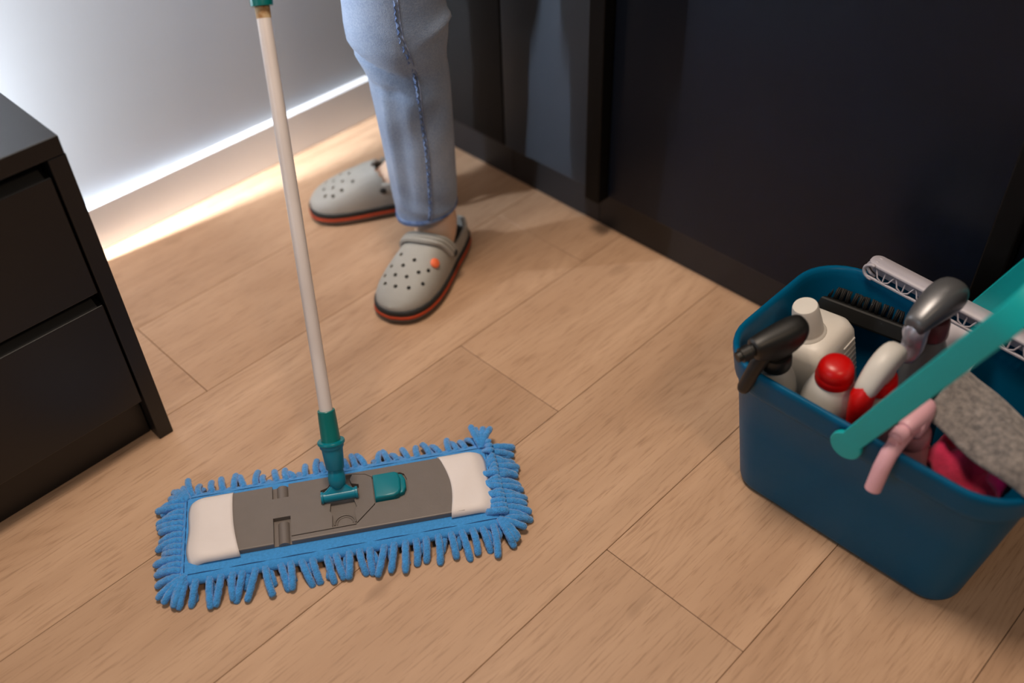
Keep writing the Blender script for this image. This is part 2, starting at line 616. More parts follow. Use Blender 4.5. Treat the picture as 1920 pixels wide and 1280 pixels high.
# white pockets over the plate ends
for s in (-1, 1):
    def pf(a, b, s=s):
        v = -0.0475 + 0.1005 * b
        inner = 0.128 + 0.010 * math.sin(b * PI) * (0.35 if s < 0 else 0.9) - (0.008 * (1 - b) if s < 0 else 0.0) + (0.004 * (1 - b) if s > 0 else 0.004)
        outer = 0.1885 - 0.005 * (1 - math.sin(min(1, max(0, b)) * PI)) ** 2 + 0.0012 * math.sin(b * 9)
        u = outer + (inner - outer) * a
        e = min(1, a * 3.0)
        edge = min(b, 1 - b)
        z = 0.0198 + 0.0092 * (1 - (1 - e) ** 2) - 0.007 * max(0, 1 - edge / 0.10) ** 2 + 0.0009 * math.sin(a * 7 + b * 6) * math.sin(b * PI)
        return Vector((s * u, v, z))
    p = obj('pocket', grid(pf, 14, 16), M['pocket'], pad)
    solid(p, 0.0011, 0.0)
    p['label'] = 'white pocket holding the plate end'

# grey plate with cut recesses
def plate_z(u):
    return 0.0275


rings = []
plate = obj('plate', prism([(-0.150, -0.0425), (0.150, -0.0435), (0.150, 0.0480), (-0.150, 0.0480)], 0.0195, 0.0275, 0.0015, 2), M['plate'], mop, smooth=False)
cut = []


def cutter(bm):
    o = obj('cutter', bm, None, None)
    o.matrix_world = mop.matrix_basis
    cut.append(o)


bpy.context.view_layer.update()
cutter(box(-0.0835, -0.0630, 0.0265, 0.06, 0.0212, 0.04))
cutter(box(-0.0835, -0.0622, -0.06, -0.0042, 0.0212, 0.04))
cutter(prism([(-0.0235, 0.004), (0.0245, 0.004), (0.0245, 0.027), (0.016, 0.030), (0.014, 0.0375), (0.018, 0.045), (-0.012, 0.045), (-0.010, 0.0375), (-0.014, 0.030), (-0.0235, 0.027)], 0.0205, 0.04))
cutter(prism([(-0.012, 0.006), (-0.014, -0.008), (-0.0115, -0.014), (-0.0125, -0.0335), (0.0175, -0.0335), (0.0165, -0.014), (0.0195, -0.008), (0.0165, 0.006)], 0.0225, 0.04))


def groove(pts, wd, z=0.0245):
    for a, b in zip(pts[:-1], pts[1:]):
        a, b = Vector(a), Vector(b)
        d = (b - a).normalized()
        n = Vector((-d.y, d.x)) * wd / 2
        a2, b2 = a - d * wd * 0.3, b + d * wd * 0.3
        cutter(prism([tuple(a2 - n), tuple(b2 - n), tuple(b2 + n), tuple(a2 + n)], z, 0.04))


groove([(0.0440, -0.006), (0.0405, -0.0105), (0.0165, -0.0345)], 0.0014)
groove([(0.0165, -0.0352), (-0.0622, -0.0355)], 0.0014)
groove([(0.018, 0.0452), (0.034, 0.0415), (0.0435, 0.0335)], 0.0008, 0.026)
groove([(-0.0825, -0.0045), (-0.0825, -0.05)], 0.0010)
cutter(prism([(0.0418, -0.0075), (0.072, -0.0075), (0.081, -0.004), (0.0855, 0.004), (0.0855, 0.022), (0.083, 0.031), (0.078, 0.0345), (0.0418, 0.0345)], 0.0240, 0.04))
bake(plate, cut)
for p in plate.data.polygons:
    p.use_smooth = False

for (v0, v1) in ((0.0275, 0.047), (-0.043, -0.0105)):
    kb = obj('hinge_knuckle', tube([(-0.0715, v0, 0.0188), (-0.0715, v1, 0.0188)], 0.0075, 18, round_end=False), M['plate'], plate)
    flat_by_angle(kb)
# round dish in the pocket
ring = [(0.003 + 0.0128 * math.cos(a), -0.0275 + 0.0128 * math.sin(a), 0.0232) for a in [PI * i / 18 for i in range(19)]]
obj('dish_rim', tube(ring, 0.0011, 8), M['plate'], plate)
ring = [(0.003 + 0.0098 * math.cos(a), -0.0275 + 0.0098 * math.sin(a), 0.0228) for a in [PI * i / 18 for i in range(19)]]
obj('dish_rim', tube(ring, 0.0008, 8), M['plate'], plate)

# teal release clip
cl = obj('release_clip', prism([(0.0430, -0.0055), (0.066, -0.0055), (0.073, -0.003), (0.0765, 0.003), (0.0775, 0.020), (0.0755, 0.0300), (0.071, 0.0330), (0.0430, 0.0330)], 0.0242, 0.0345, 0.0030, 3), M['teal'], mop)
flat_by_angle(cl, 50)
tb = obj('clip_lip', prism([(0.074, -0.002), (0.0795, 0.000), (0.0830, 0.007), (0.0835, 0.020), (0.0805, 0.0285), (0.0745, 0.031)], 0.0242, 0.0310, 0.0018, 2), M['teal'], cl)
flat_by_angle(tb, 50)

# swivel joint: cross axle, saddle, tongue, socket, pole
J = Vector((0.0, 0.0105, 0.0325))
axle = obj('axle', tube([(-0.0225, J.y, J.z), (-0.020, J.y, J.z), (-0.0195, J.y, J.z), (0.0195, J.y, J.z), (0.020, J.y, J.z), (0.0228, J.y, J.z)],
                        [0.0074, 0.0076, 0.0066, 0.0066, 0.0076, 0.0074], 20, round_end=False), M['teal_blue'], mop)
flat_by_angle(axle, 40)
top_w = Vector((0.543, 0.939, 0.550))
P0 = J.copy()
P1 = mop_inv @ top_w
ax = (P1 - P0).normalized()
# saddle: concave triangle rising from the axle
side = Vector((1, 0, 0))
nrm = ax.cross(side).normalized()
side2 = nrm.cross(ax).normalized()
rings = []
for t in [i / 10 for i in range(11)]:
    hw = 0.0165 * (1 - t) ** 1.9 + 0.0062
    c = P0 + ax * (0.003 + 0.019 * t)
    rings.append([c + side2 * (sx * hw) + nrm * (sn * 0.0045) for sx, sn in ((-1, -0.6), (-0.8, -1), (0.8, -1), (1, -0.6), (1, 0.6), (0.8, 1), (-0.8, 1), (-1, 0.6))])
sd = obj('saddle', loft(rings), M['teal_blue'], mop)
flat_by_angle(sd, 50)
# tongue: rounded lobe lying over the saddle
rings = []
for d, hw, th in ((0.0085, 0.002, 0.003), (0.0095, 0.0055, 0.0055), (0.0125, 0.0085, 0.0070), (0.017, 0.0108, 0.0096), (0.024, 0.0110, 0.0098), (0.031, 0.0100, 0.0090), (0.037, 0.0090, 0.0075), (0.042, 0.0085, 0.0072)):
    c = P0 + ax * d
    rings.append([c + side2 * hw * math.cos(a) + nrm * th * math.sin(a) for a in [2 * PI * i / 16 for i in range(16)]])
tg = obj('tongue', loft(rings), M['teal_blue'], mop)
axm = Matrix((( side2.x, nrm.x, ax.x, P0.x), (side2.y, nrm.y, ax.y, P0.y), (side2.z, nrm.z, ax.z, P0.z), (0, 0, 0, 1)))


def on_axis(name, prof, m, n=28, parent=None, ang=35):
    bm = lathe(prof, n)
    bmesh.ops.transform(bm, matrix=axm, verts=bm.verts)
    return flat_by_angle(obj(name, bm, m, parent or mop), ang)


sk = on_axis('socket', [(0.008, 0.0360), (0.0106, 0.0362), (0.0113, 0.0372), (0.0133, 0.0630), (0.0146, 0.0645), (0.0150, 0.0655), (0.0150, 0.0690), (0.012, 0.0695)], M['teal_blue'])
on_axis('flange', [(0.0140, 0.0690), (0.0164, 0.0692), (0.0170, 0.0700), (0.0170, 0.0722), (0.0164, 0.0732), (0.0115, 0.0735)], M['teal'], parent=sk)
on_axis('sleeve', [(0.0120, 0.0734), (0.0118, 0.0745), (0.0112, 0.100), (0.0107, 0.1120), (0.0102, 0.1126), (0.008, 0.1126)], M['teal_dark'])
LP = (P1 - P0).length
pole = on_axis('pole', [(0.0080, 0.106), (0.0082, 0.110), (0.0082, LP + 0.40), (0.008, LP + 0.401)], M['pole'], 28)
on_axis('rust_band', [(0.0082, LP - 0.016), (0.00828, LP - 0.0155), (0.00828, LP - 0.004), (0.0082, LP - 0.0035)], M['rust'], parent=pole)
on_axis('clamp_collar', [(0.009, LP - 0.0035), (0.0122, LP - 0.003), (0.0126, LP + 0.001), (0.0126, LP + 0.010), (0.0118, LP + 0.011), (0.0118, LP + 0.06), (0.0110, LP + 0.062), (0.009, LP + 0.062)], M['teal_dark'])
on_axis('grip', [(0.009, LP + 0.40), (0.0125, LP + 0.401), (0.0125, LP + 0.50), (0.010, LP + 0.51)], M['teal_dark'])

# chenille strands
strand_meshes = []
for i in range(14):
    rnd = random.Random(i * 3 + 1)
    Ls = rnd.uniform(0.026, 0.034)
    bend = rnd.uniform(-0.20, 0.20)
    drop = rnd.uniform(0.9, 1.1)
    pts, rr = [], []
    for q in range(9):
        t = q / 8
        pts.append((Ls * t, bend * Ls * t * t, -0.0115 * drop * t ** 1.6 + 0.0015 * math.sin(t * PI)))
        rr.append(0.0046 * (1 + 0.07 * math.sin(q * 2.6 + i)) * (0.94 if q in (0, 8) else 1))
    bm = add_tube(bmesh.new(), [(-0.001, 0, 0)] + pts + [(pts[-1][0] + 0.0022, pts[-1][1] + bend * 0.003, pts[-1][2] - 0.0012)], [rr[0]] + rr + [0.0026], 8, round_end=False)
    me = bpy.data.meshes.new('strand')
    bmesh.ops.recalc_face_normals(bm, faces=bm.faces)
    bm.to_mesh(me)
    bm.free()
    me.materials.append(M['strand'])
    strand_meshes.append(me)
rs = random.Random(11)


def strand(u, v, z, ang, pitch=0.0, sc=1.0, th=1.0):
    o = obj('strand', rs.choice(strand_meshes), None, pad)
    o.matrix_local = Matrix.LocRotScale((u, v, z), (Matrix.Rotation(ang, 3, 'Z') @ Matrix.Rotation(pitch, 3, 'Y')), (sc, th, th))


R_ = math.radians
for i in range(29):      # front edge, upper row
    u = -0.190 + 0.385 * i / 28 + rs.uniform(-0.0022, 0.0022)
    strand(u, -0.0665, 0.0152, R_(-90 + rs.gauss(0, 5) - 9 * math.sin(i * 0.45)), R_(rs.uniform(-4, 6)), rs.uniform(0.85, 1.1))
for i in range(17):      # front edge, lower row
    u = -0.185 + 0.375 * i / 16 + rs.uniform(-0.003, 0.003)
    strand(u, -0.062, 0.0085, R_(-90 + rs.gauss(0, 14)), R_(-14), rs.uniform(0.6, 0.8))
for i in range(29):      # rear edge, upper row
    u = -0.188 + 0.372 * i / 28 + rs.uniform(-0.003, 0.003)
    strand(u, 0.0650, 0.0152, R_(90 + 12 + rs.gauss(0, 7)), R_(-8 + rs.uniform(-8, 6)), rs.uniform(0.7, 0.95), 0.95)
for i in range(20):      # rear edge, lower row
    u = -0.185 + 0.370 * i / 19 + rs.uniform(-0.003, 0.003)
    strand(u, 0.061, 0.0085, R_(90 + rs.gauss(0, 12)), R_(-14), rs.uniform(0.5, 0.7))
for i in range(14):      # left end, upper row
    v = -0.058 + 0.116 * i / 13
    strand(-0.1960, v, 0.0170, R_(171 + 4 * math.cos(i * 0.5) + rs.gauss(0, 4)), R_(rs.uniform(-8, 2)), rs.uniform(0.88, 1.05), 1.05)
for i in range(11):      # left end, lower row
    v = -0.056 + 0.112 * i / 10
    strand(-0.192, v, 0.0090, R_(180 + rs.gauss(0, 8)), R_(-14), rs.uniform(0.85, 1.0))
for a in (205, 222, 240, 255):   # left front corner tuft
    strand(-0.191, -0.060, 0.0175, R_(a), R_(rs.uniform(-4, 2)), 1.12)
for a in (105, 122, 140, 158):   # left rear corner tuft
    strand(-0.191, 0.058, 0.0175, R_(a), R_(-6), 0.95)
for i in range(15):      # right end, outward
    v = -0.060 + 0.118 * i / 14
    strand(0.1975, v, 0.0165, R_(6 * math.sin(i) + rs.gauss(0, 6)), R_(rs.uniform(-8, 2)), rs.uniform(0.85, 1.08), 1.08)
for i in range(12):      # right end, lower row
    v = -0.057 + 0.112 * i / 11
    strand(0.193, v, 0.0090, R_(rs.gauss(0, 9)), R_(-14), rs.uniform(0.9, 1.08))
for i in range(16):      # right end, tufts folded back over the pocket
    v = -0.052 + 0.114 * i / 15
    strand(0.2005, v, 0.0225, R_(180 + (35 if i > 8 else -4) * (1 if i < 13 else -1.2) + rs.gauss(0, 12)), R_(-20 + rs.uniform(-5, 5)), (0.72 if i < 9 else 0.42) * rs.uniform(0.9, 1.1), 1.05)
for a in (58, 75, 95, 112):      # right rear corner tuft standing up
    strand(0.188, 0.060, 0.0195, R_(a), R_(-30), 0.95)
for a in (-62, -45, -30, -80):   # right front corner tuft
    strand(0.190, -0.060, 0.0180, R_(a), R_(-4), 1.0)

# ------------------------------------------------------------------ person: legs, jeans, clogs
person = thing('person', 'person standing in light blue jeans and grey clogs, seen from the knees down', 'person', (0.83, 1.09, 0))
PO = Vector((0.83, 1.09, 0))
LEG_TAB = [  # z, shift along the camera-right direction, half width, seam position
    (0.092, -0.0016, 0.0468, 0.204), (0.102, -0.0016, 0.0474, 0.204), (0.152, -0.0021, 0.0505, 0.285), (0.200, -0.0031, 0.0523, 0.323),
    (0.246, -0.0040, 0.0539, 0.343), (0.290, -0.0053, 0.0559, 0.338), (0.323, -0.0065, 0.0573, 0.325), (0.348, -0.0075, 0.0577, 0.338),
    (0.364, -0.0111, 0.0595, 0.375), (0.380, -0.0146, 0.0642, 0.368), (0.403, -0.0165, 0.0700, 0.312), (0.426, -0.0162, 0.0714, 0.222),
    (0.449, -0.0170, 0.0695, 0.210), (0.50, -0.016, 0.071, 0.18), (0.60, -0.010, 0.077, 0.1), (0.72, 0.002, 0.086, 0.05), (0.80, 0.012, 0.092, 0.0)]
RD = Vector((0.702, -0.712, 0))
PD = Vector((0.712, 0.702, 0))


def leg_ring(z, phi, base, seed=0.0, grow=0.0):
    off, hw = interp(LEG_TAB, z, 1), interp(LEG_TAB, z, 2)
    c = base(z) + RD * off
    # folds: pull lines under the knee and soft stacking above the hem
    f = 0.0030 * math.exp(-((z - 0.36) / 0.035) ** 2) * math.sin(2.2 * phi + (z - 0.36) * 90 + seed)
    f += 0.0022 * math.exp(-((z - 0.30) / 0.05) ** 2) * math.sin(3.0 * phi - z * 60 + seed)
    f += 0.0016 * math.exp(-((z - 0.135) / 0.035) ** 2) * math.sin(2.0 * phi + z * 130 + seed)
    f += 0.0020 * math.sin(phi * 2 + z * 14 + 1.0 + seed) * (1 if z < 0.34 else 0.5)
    f *= (1 - abs(math.cos(phi)) ** 4)
    # crease from the knee towards the seam, seen from the front
    d1 = (z - (0.392 - 0.030 * (math.cos(phi) + 1)))
    if math.sin(phi) < 0:
        f -= 0.0110 * math.exp(-(d1 / 0.006) ** 2) * max(0, -math.cos(phi) * 0.9 + 0.25) * abs(math.sin(phi)) ** 0.5
        d2 = (z - (0.335 - 0.012 * math.cos(phi)))
        f -= 0.0090 * math.exp(-(d2 / 0.007) ** 2) * max(0, 0.6 - abs(math.cos(phi) + 0.35)) * 1.6
        d3 = (z - (0.415 + 0.035 * (math.cos(phi) - 0.55)))
        f += 0.0090 * math.exp(-(d3 / 0.008) ** 2) * max(0, math.cos(phi) - 0.3)
    if math.sin(phi) < 0 and z < 0.36:
        f += 0.0050 * math.exp(-((math.cos(phi) + 0.62 - 0.5 * (z - 0.2)) / 0.10) ** 2) * min(1, max(0, (z - 0.12) / 0.06)) * min(1, max(0, (0.36 - z) / 0.04))
        f -= 0.0030 * math.exp(-((math.cos(phi) + 0.30 - 0.6 * (z - 0.2)) / 0.12) ** 2) * min(1, max(0, (z - 0.12) / 0.06)) * min(1, max(0, (0.36 - z) / 0.04))
    r = hw + f + grow
    zz = z
    if z < 0.135:
        zz += (0.020 + 0.011 * math.cos(phi)) * (0.135 - z) / 0.043
    return c + RD * (r * math.cos(phi)) + PD * (r * 0.98 * math.sin(phi)) + Vector((0, 0, zz))


def jeans_leg(base, seed, wide=None):
    zs = [0.092 + 0.006 * i for i in range(76)] + [0.56, 0.60, 0.66, 0.72, 0.78, 0.80]
    return [[leg_ring(z, 2 * PI * i / 56, base, seed) - PO for i in range(56)] for z in zs]


baseL = lambda z: Vector((0.80 + 0.05 * max(0, z - 0.45), 1.01 + 0.02 * max(0, z - 0.45), 0))
baseR = lambda z: Vector((0.908 - 0.02 * max(0, z - 0.45), 1.172 - 0.075 * min(z, 0.45), 0))
bm = bmesh.new()
add_loft(bm, jeans_leg(baseL, 0.0), cap0=False, cap1=False)
add_loft(bm, jeans_leg(baseR, 1.7), cap0=False, cap1=False)
# seat of the jeans (above the picture)
hc = (baseL(0.8) + baseR(0.8)) / 2 + RD * 0.012 - PO
rings = []
for z, hx, hy in ((0.74, 0.075, 0.10), (0.78, 0.112, 0.165), (0.84, 0.118, 0.170), (0.92, 0.112, 0.158), (0.98, 0.102, 0.145)):
    rings.append(rrect(hc.x, hc.y, hx, hy, 0.09, z, 7))
add_loft(bm, rings, cap0=True, cap1=True)
jeans = obj('jeans', bm, M['denim'], person)
solid(jeans, 0.0016, -1)
# side seam of the near leg with puckers
zs = [0.098 + 0.006 * i for i in range(75)]
pts = []
for z in zs:
    phi = -math.acos(interp(LEG_TAB, z, 3))
    pts.append(leg_ring(z, phi, baseL, 0.0, 0.0011) - PO)
obj('side_seam', tube(pts, [0.0012 + 0.0003 * math.sin(i * 2.1) for i in range(len(pts))], 8), M['denim_seam'], jeans)
rp = random.Random(5)
z = 0.10
while z < 0.47:
    z += rp.uniform(0.0085, 0.013)
    ph = -math.acos(interp(LEG_TAB, z, 3) - 0.075)
    a = leg_ring(z - 0.0028, ph, baseL, 0.0, 0.0004) - PO
    b = leg_ring(z, ph + 0.02, baseL, 0.0, 0.0003) - PO
    c = leg_ring(z + 0.0028, ph, baseL, 0.0, 0.0001) - PO
    obj('seam_pucker', tube([a, b, c], [0.0020, 0.0032 * rp.uniform(0.7, 1.3), 0.0020], 8, ell=0.4), M['denim_dark'], jeans)
# hem bands
for base, sd_ in ((baseL, 0.0), (baseR, 1.7)):
    rings = [[leg_ring(z, 2 * PI * i / 56, base, sd_, g) - PO for i in range(56)] for z, g in
             ((0.0915, -0.0022), (0.0910, 0.0002), (0.0925, 0.0016), (0.0990, 0.0020), (0.1050, 0.0016), (0.1060, -0.0004))]
    obj('hem', loft(rings, cap0=False, cap1=False), M['denim_dark'], jeans)

# body under the clothes: one continuous skinned figure
bme = bpy.data.meshes.new('legs')
bv = [(0.868, 1.078, 0.90), (0.835, 1.015, 0.82), (0.790, 1.021, 0.46), (0.804, 1.016, 0.20), (0.820, 1.014, 0.095), (0.826, 1.016, 0.060), (0.842, 1.023, 0.040), (0.775, 0.995, 0.045), (0.705, 0.967, 0.036),
      (0.905, 1.135, 0.82), (0.897, 1.149, 0.46), (0.903, 1.159, 0.20), (0.895, 1.168, 0.095), (0.897, 1.166, 0.060), (0.912, 1.154, 0.040), (0.855, 1.199, 0.045), (0.803, 1.239, 0.036)]
bed = [(0, 1), (1, 2), (2, 3), (3, 4), (4, 5), (5, 6), (5, 7), (7, 8), (0, 9), (9, 10), (10, 11), (11, 12), (12, 13), (13, 14), (13, 15), (15, 16)]
bme.from_pydata([tuple(Vector(v) - PO) for v in bv], bed, [])
bo = bpy.data.objects.new('legs', bme)
C.objects.link(bo)
bo.parent = person
sk_ = bo.modifiers.new('skin', 'SKIN')
sk_.use_smooth_shade = True
rad = [0.08, 0.066, 0.042, 0.036, 0.033, 0.033, 0.027, 0.028, 0.020]
rad = rad + rad[1:]
for i, v in enumerate(bme.skin_vertices[0].data):
    v.radius = (rad[i], rad[i])
    v.use_root = (i == 0)
subsurf(bo, 2)
bme.materials.append(M['skin'])
bake(bo)
for p in bo.data.polygons:
    p.use_smooth = True

# clogs ------------------------------------------------------------
CL = 0.240
HW = [(0, 0.0), (0.012, 0.012), (0.04, 0.0215), (0.10, 0.0295), (0.22, 0.0335), (0.36, 0.0355), (0.50, 0.0400), (0.62, 0.0440), (0.72, 0.0460), (0.82, 0.0445),
      (0.89, 0.0395), (0.94, 0.0320), (0.975, 0.0215), (0.992, 0.0115), (1.0, 0.0)]
ZT = [(0, 0.056), (0.05, 0.066), (0.15, 0.068), (0.30, 0.070), (0.42, 0.086), (0.50, 0.0885), (0.60, 0.081), (0.72, 0.069), (0.83, 0.058), (0.91, 0.049), (0.96, 0.041), (1.0, 0.031)]
Z0 = 0.0250


def cen(s):
    return -0.007 * max(0, (s - 0.45) / 0.55) ** 1.3 + 0.002 * math.sin(s * PI)


def clog_pt(s, a, grow=0.0):
    hw = interp(HW, s) + grow * min(1, interp(HW, s) / 0.02)
    ca, sa = math.cos(a), math.sin(a)
    y = cen(s) + hw * math.copysign(abs(ca) ** 0.72, ca)
    z = Z0 + (interp(ZT, s) + grow - Z0) * max(0, sa) ** 0.80
    return Vector(((s - 0.5) * CL, y, z))


def clog_outline(s_n, grow, mir):
    pts = []
    ss = [0.5 - 0.5 * math.cos(PI * i / s_n) for i in range(s_n + 1)]
    for s in ss:
        pts.append((s, 1))
    for s in reversed(ss[1:-1]):
        pts.append((s, -1))
    out = []
    for s, sg in pts:
        hw = interp(HW, s)
        x = (s - 0.5) * CL * (1 + 2 * grow / CL)
        out.append((x, mir * (cen(s) + sg * (hw + grow * min(1, hw / 0.02)))))
    return out


def sole_layer(name, layers, m, mir, parent):
    rings = [[Vector((x, y, z)) for x, y in clog_outline(26, g, mir)] for g, z in layers]
    return obj(name, loft(rings), m, parent)


HOLES = [(.040, -.022), (.046, .004), (.060, -.030), (.058, -.010), (.062, .018), (.052, .030), (.076, -.034), (.075, -.016), (.074, .003), (.074, .030), (.090, -.027), (.092, -.008), (.089, .013)]


def surf(x, y):
    s = x / CL + 0.5
    hw = interp(HW, s)
    c = max(-0.999, min(0.999, (y - cen(s)) / hw))
    ca = math.copysign(abs(c) ** (1 / 0.72), c)
    a = math.acos(ca)
    p = clog_pt(s, a)
    e = 1e-3
    n = (clog_pt(s, a + e) - clog_pt(s, a - e)).cross(clog_pt(min(1, s + e), a) - clog_pt(s - e, a)).normalized()
    if n.z < 0:
        n = -n
    return p, n


def clog(loc, ang, mir, strap_front):
    t = thing('clog', '', '', loc, rotz=ang)
    for kx in ('label', 'category'):
        del t[kx]
    t.parent = person
    t.location = Vector(loc) - PO
    # upper
    ns, na = 60, 40
    bm = bmesh.new()
    ss = [0.5 - 0.5 * math.cos(PI * (0.02 + 0.96 * i / ns)) for i in range(ns + 1)]
    vv = []
    for s in ss:
        row = []
        for j in range(na + 1):
            p = clog_pt(s, PI * j / na)
            row.append(bm.verts.new((p.x, mir * p.y, p.z)))
        vv.append(row)
    for i in range(ns):
        sm = (ss[i] + ss[i + 1]) / 2
        for j in range(na):
            a = (j + 0.5) / na
            rim = 0.5 - abs(a - 0.5)         # 0 at sole, .5 on top
            if sm < 0.42:
                lim = 0.155 + 0.05 * (1 - min(1, sm / 0.12))
            else:
                lim = 0.155 + (sm - 0.42) * 3.4
            if sm < 0.525 and rim > lim:
                continue
            bm.faces.new((vv[i][j], vv[i + 1][j], vv[i + 1][j + 1], vv[i][j + 1]))
    # close the two tips
    for row, rev in ((vv[0], False), (vv[-1], True)):
        keep = [v for v in row if v.link_faces]
        if len(keep) > 2 and rev:
            bm.faces.new(keep)
    loose = [v for v in bm.verts if not v.link_faces]
    bmesh.ops.delete(bm, geom=loose, context='VERTS')
    bmesh.ops.smooth_vert(bm, verts=[v for v in bm.verts if v.is_boundary and v.co.z > Z0 + 0.004], factor=0.5, use_axis_x=True, use_axis_y=True, use_axis_z=True)
    up = obj('upper', bm, M['clog'], None)
    solid(up, 0.0042, -1)
    cuts = []
    for hx, hy in HOLES:
        p, n = surf(hx, hy)
        p = Vector((p.x, mir * p.y, p.z))
        n = Vector((n.x, mir * n.y, n.z))
        cuts.append(obj('cutter', tube([p - n * 0.008, p + n * 0.006], 0.0033, 12, round_end=False), None, None))
    bake(up, cuts)
    up.parent = t
    flat_by_angle(up, 45)
    # added dark sheet under the vamp, standing in for shade inside the vents
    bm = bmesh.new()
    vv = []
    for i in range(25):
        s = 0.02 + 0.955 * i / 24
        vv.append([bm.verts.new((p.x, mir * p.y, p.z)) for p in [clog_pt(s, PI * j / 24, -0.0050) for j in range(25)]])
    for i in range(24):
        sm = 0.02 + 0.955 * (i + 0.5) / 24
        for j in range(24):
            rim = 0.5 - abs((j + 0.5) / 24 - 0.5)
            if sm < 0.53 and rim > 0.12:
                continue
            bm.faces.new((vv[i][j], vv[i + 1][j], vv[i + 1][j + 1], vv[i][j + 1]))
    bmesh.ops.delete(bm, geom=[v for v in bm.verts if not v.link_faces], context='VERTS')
    ln = obj('vent_shade', bm, M['clog_black'], t)
    ln['label'] = 'added black sheet that gives the shade inside the vents'
    sole_layer('outsole', [(-0.004, 0.0), (0.0005, 0.0015), (0.0028, 0.006), (0.0034, 0.0110)], M['clog_sole'], mir, t)
    sole_layer('orange_band', [(0.0015, 0.0109), (0.0034, 0.0115), (0.0036, 0.0140), (0.0032, 0.0162), (0.0012, 0.0166)], M['clog_orange'], mir, t)
    sole_layer('black_band', [(0.0008, 0.0165), (0.0026, 0.0172), (0.0026, 0.0240), (0.0012, 0.0256), (-0.004, 0.0260)], M['clog_black'], mir, t)
    sole_layer('footbed', [(-0.0055, 0.0255), (-0.0055, 0.0290)], M['clog_black'], mir, t)
    # strap over the instep (folded forward) or behind the heel
    rings = []
    n = 30
    wd = 0.0115
    prof = [(-1, 0), (-0.9, 0.9), (-0.45, 1.05), (-0.36, 0.45), (-0.27, 1.1), (0.27, 1.1), (0.36, 0.45), (0.45, 1.05), (0.9, 0.9), (1, 0)]
    for i in range(n + 1):
        a = PI * i / n
        if strap_front:
            s = 0.462 + 0.080 * math.sin(a) - 0.02 * math.cos(a)
            p, q = clog_pt(s, 0.35 + (PI - 0.70) * i / n, 0.0020), None
            nn = Vector((0, (p.y - cen(s)), (p.z - 0.045) * 0.9)).normalized()
            wv = Vector((1, 0, 0)) - nn * nn.x
        else:
            x = -0.118 * math.sin(a) ** 0.8 + 0.0 - 0.01
            p = Vector((x, 0.040 * math.cos(a), 0.062 + 0.004 * math.sin(a)))
            nn = Vector((-math.sin(a), math.cos(a), 0)).normalized()
            wv = Vector((0, 0, 1))
        rings.append([Vector((v.x, mir * v.y, v.z)) for v in [p + wv * (wd * u) + nn * (0.0052 * h) for u, h in prof]])
    st = obj('strap', loft(rings), M['clog'], t)
    flat_by_angle(st, 40)
    for e in (0, -1):
        rc = sum(rings[e], Vector()) / len(rings[e])
        bmv = lathe([(0.0, 0.0), (0.0055, 0.0002), (0.0058, 0.002), (0.004, 0.0032), (0.0, 0.0034)], 16, cap0=False, cap1=False)
        rv = obj('rivet', bmv, M['clog_black'], t)
        rv.matrix_local = Matrix.LocRotScale(rc, Vector((0, rc.y, 0.003)).to_track_quat('Z', 'Y'), (1, 1, 1))
    if strap_front:
        p, nn = surf(0.036, 0.033)
        p = Vector((p.x, mir * p.y, p.z))
        nn = Vector((nn.x, mir * nn.y, nn.z))
        ch = obj('charm', lathe([(0.0, -0.001), (0.0070, -0.0005), (0.0078, 0.001), (0.0074, 0.0028), (0.0055, 0.0042), (0.0, 0.0048)], 20, cap0=False, cap1=False), M['charm'], t)
        ch.matrix_local = Matrix.LocRotScale(p, nn.to_track_quat('Z', 'Y'), (1, 1, 1))
        ch['label'] = 'round coral button'
    return t


c1 = clog((0.771, 0.990, 0), math.radians(203), 1, True)
c1['label'] = 'grey clog with coral button and strap folded over the instep'
c2 = clog((0.848, 1.204, 0), math.radians(142), -1, False)
c2['label'] = 'grey clog nearest the wall'

# ------------------------------------------------------------------ bucket
BX, BY = 0.850, 0.250
bk = thing('bucket', 'rectangular petrol-blue bucket full of cleaning supplies with turquoise carrying handle', 'bucket', (BX, BY, 0))
HXB, HYB, HXT, HYT, BH = 0.0895, 0.1455, 0.1175, 0.1760, 0.222


def bring(z, g=0.0, k=9):
    t = z / BH
    return rrect(0, 0, HXB + (HXT - HXB) * t + g, HYB + (HYT - HYB) * t + g, 0.034 + 0.028 * t + g * 0.8, z, k)


prof = [(0.0, -0.030), (0.0, -0.010), (0.002, -0.004), (0.006, -0.001), (0.012, 0.0), (0.06, 0.0), (0.12, 0.0), (0.184, 0.0), (0.186, 0.0008), (0.188, 0.0030), (0.191, 0.0040), (0.198, 0.0044),
        (0.216, 0.0052), (0.222, 0.0056), (0.226, 0.0050), (0.2285, 0.0036), (0.2292, 0.0012), (0.2280, -0.0012), (0.224, -0.0026), (0.216, -0.0032), (0.12, -0.0032), (0.02, -0.0032), (0.007, -0.006), (0.004, -0.014), (0.0035, -0.03)]
bo_ = obj('body', loft([bring(z, g) for z, g in prof]), M['bucket'], bk)
flat_by_angle(bo_, 60)
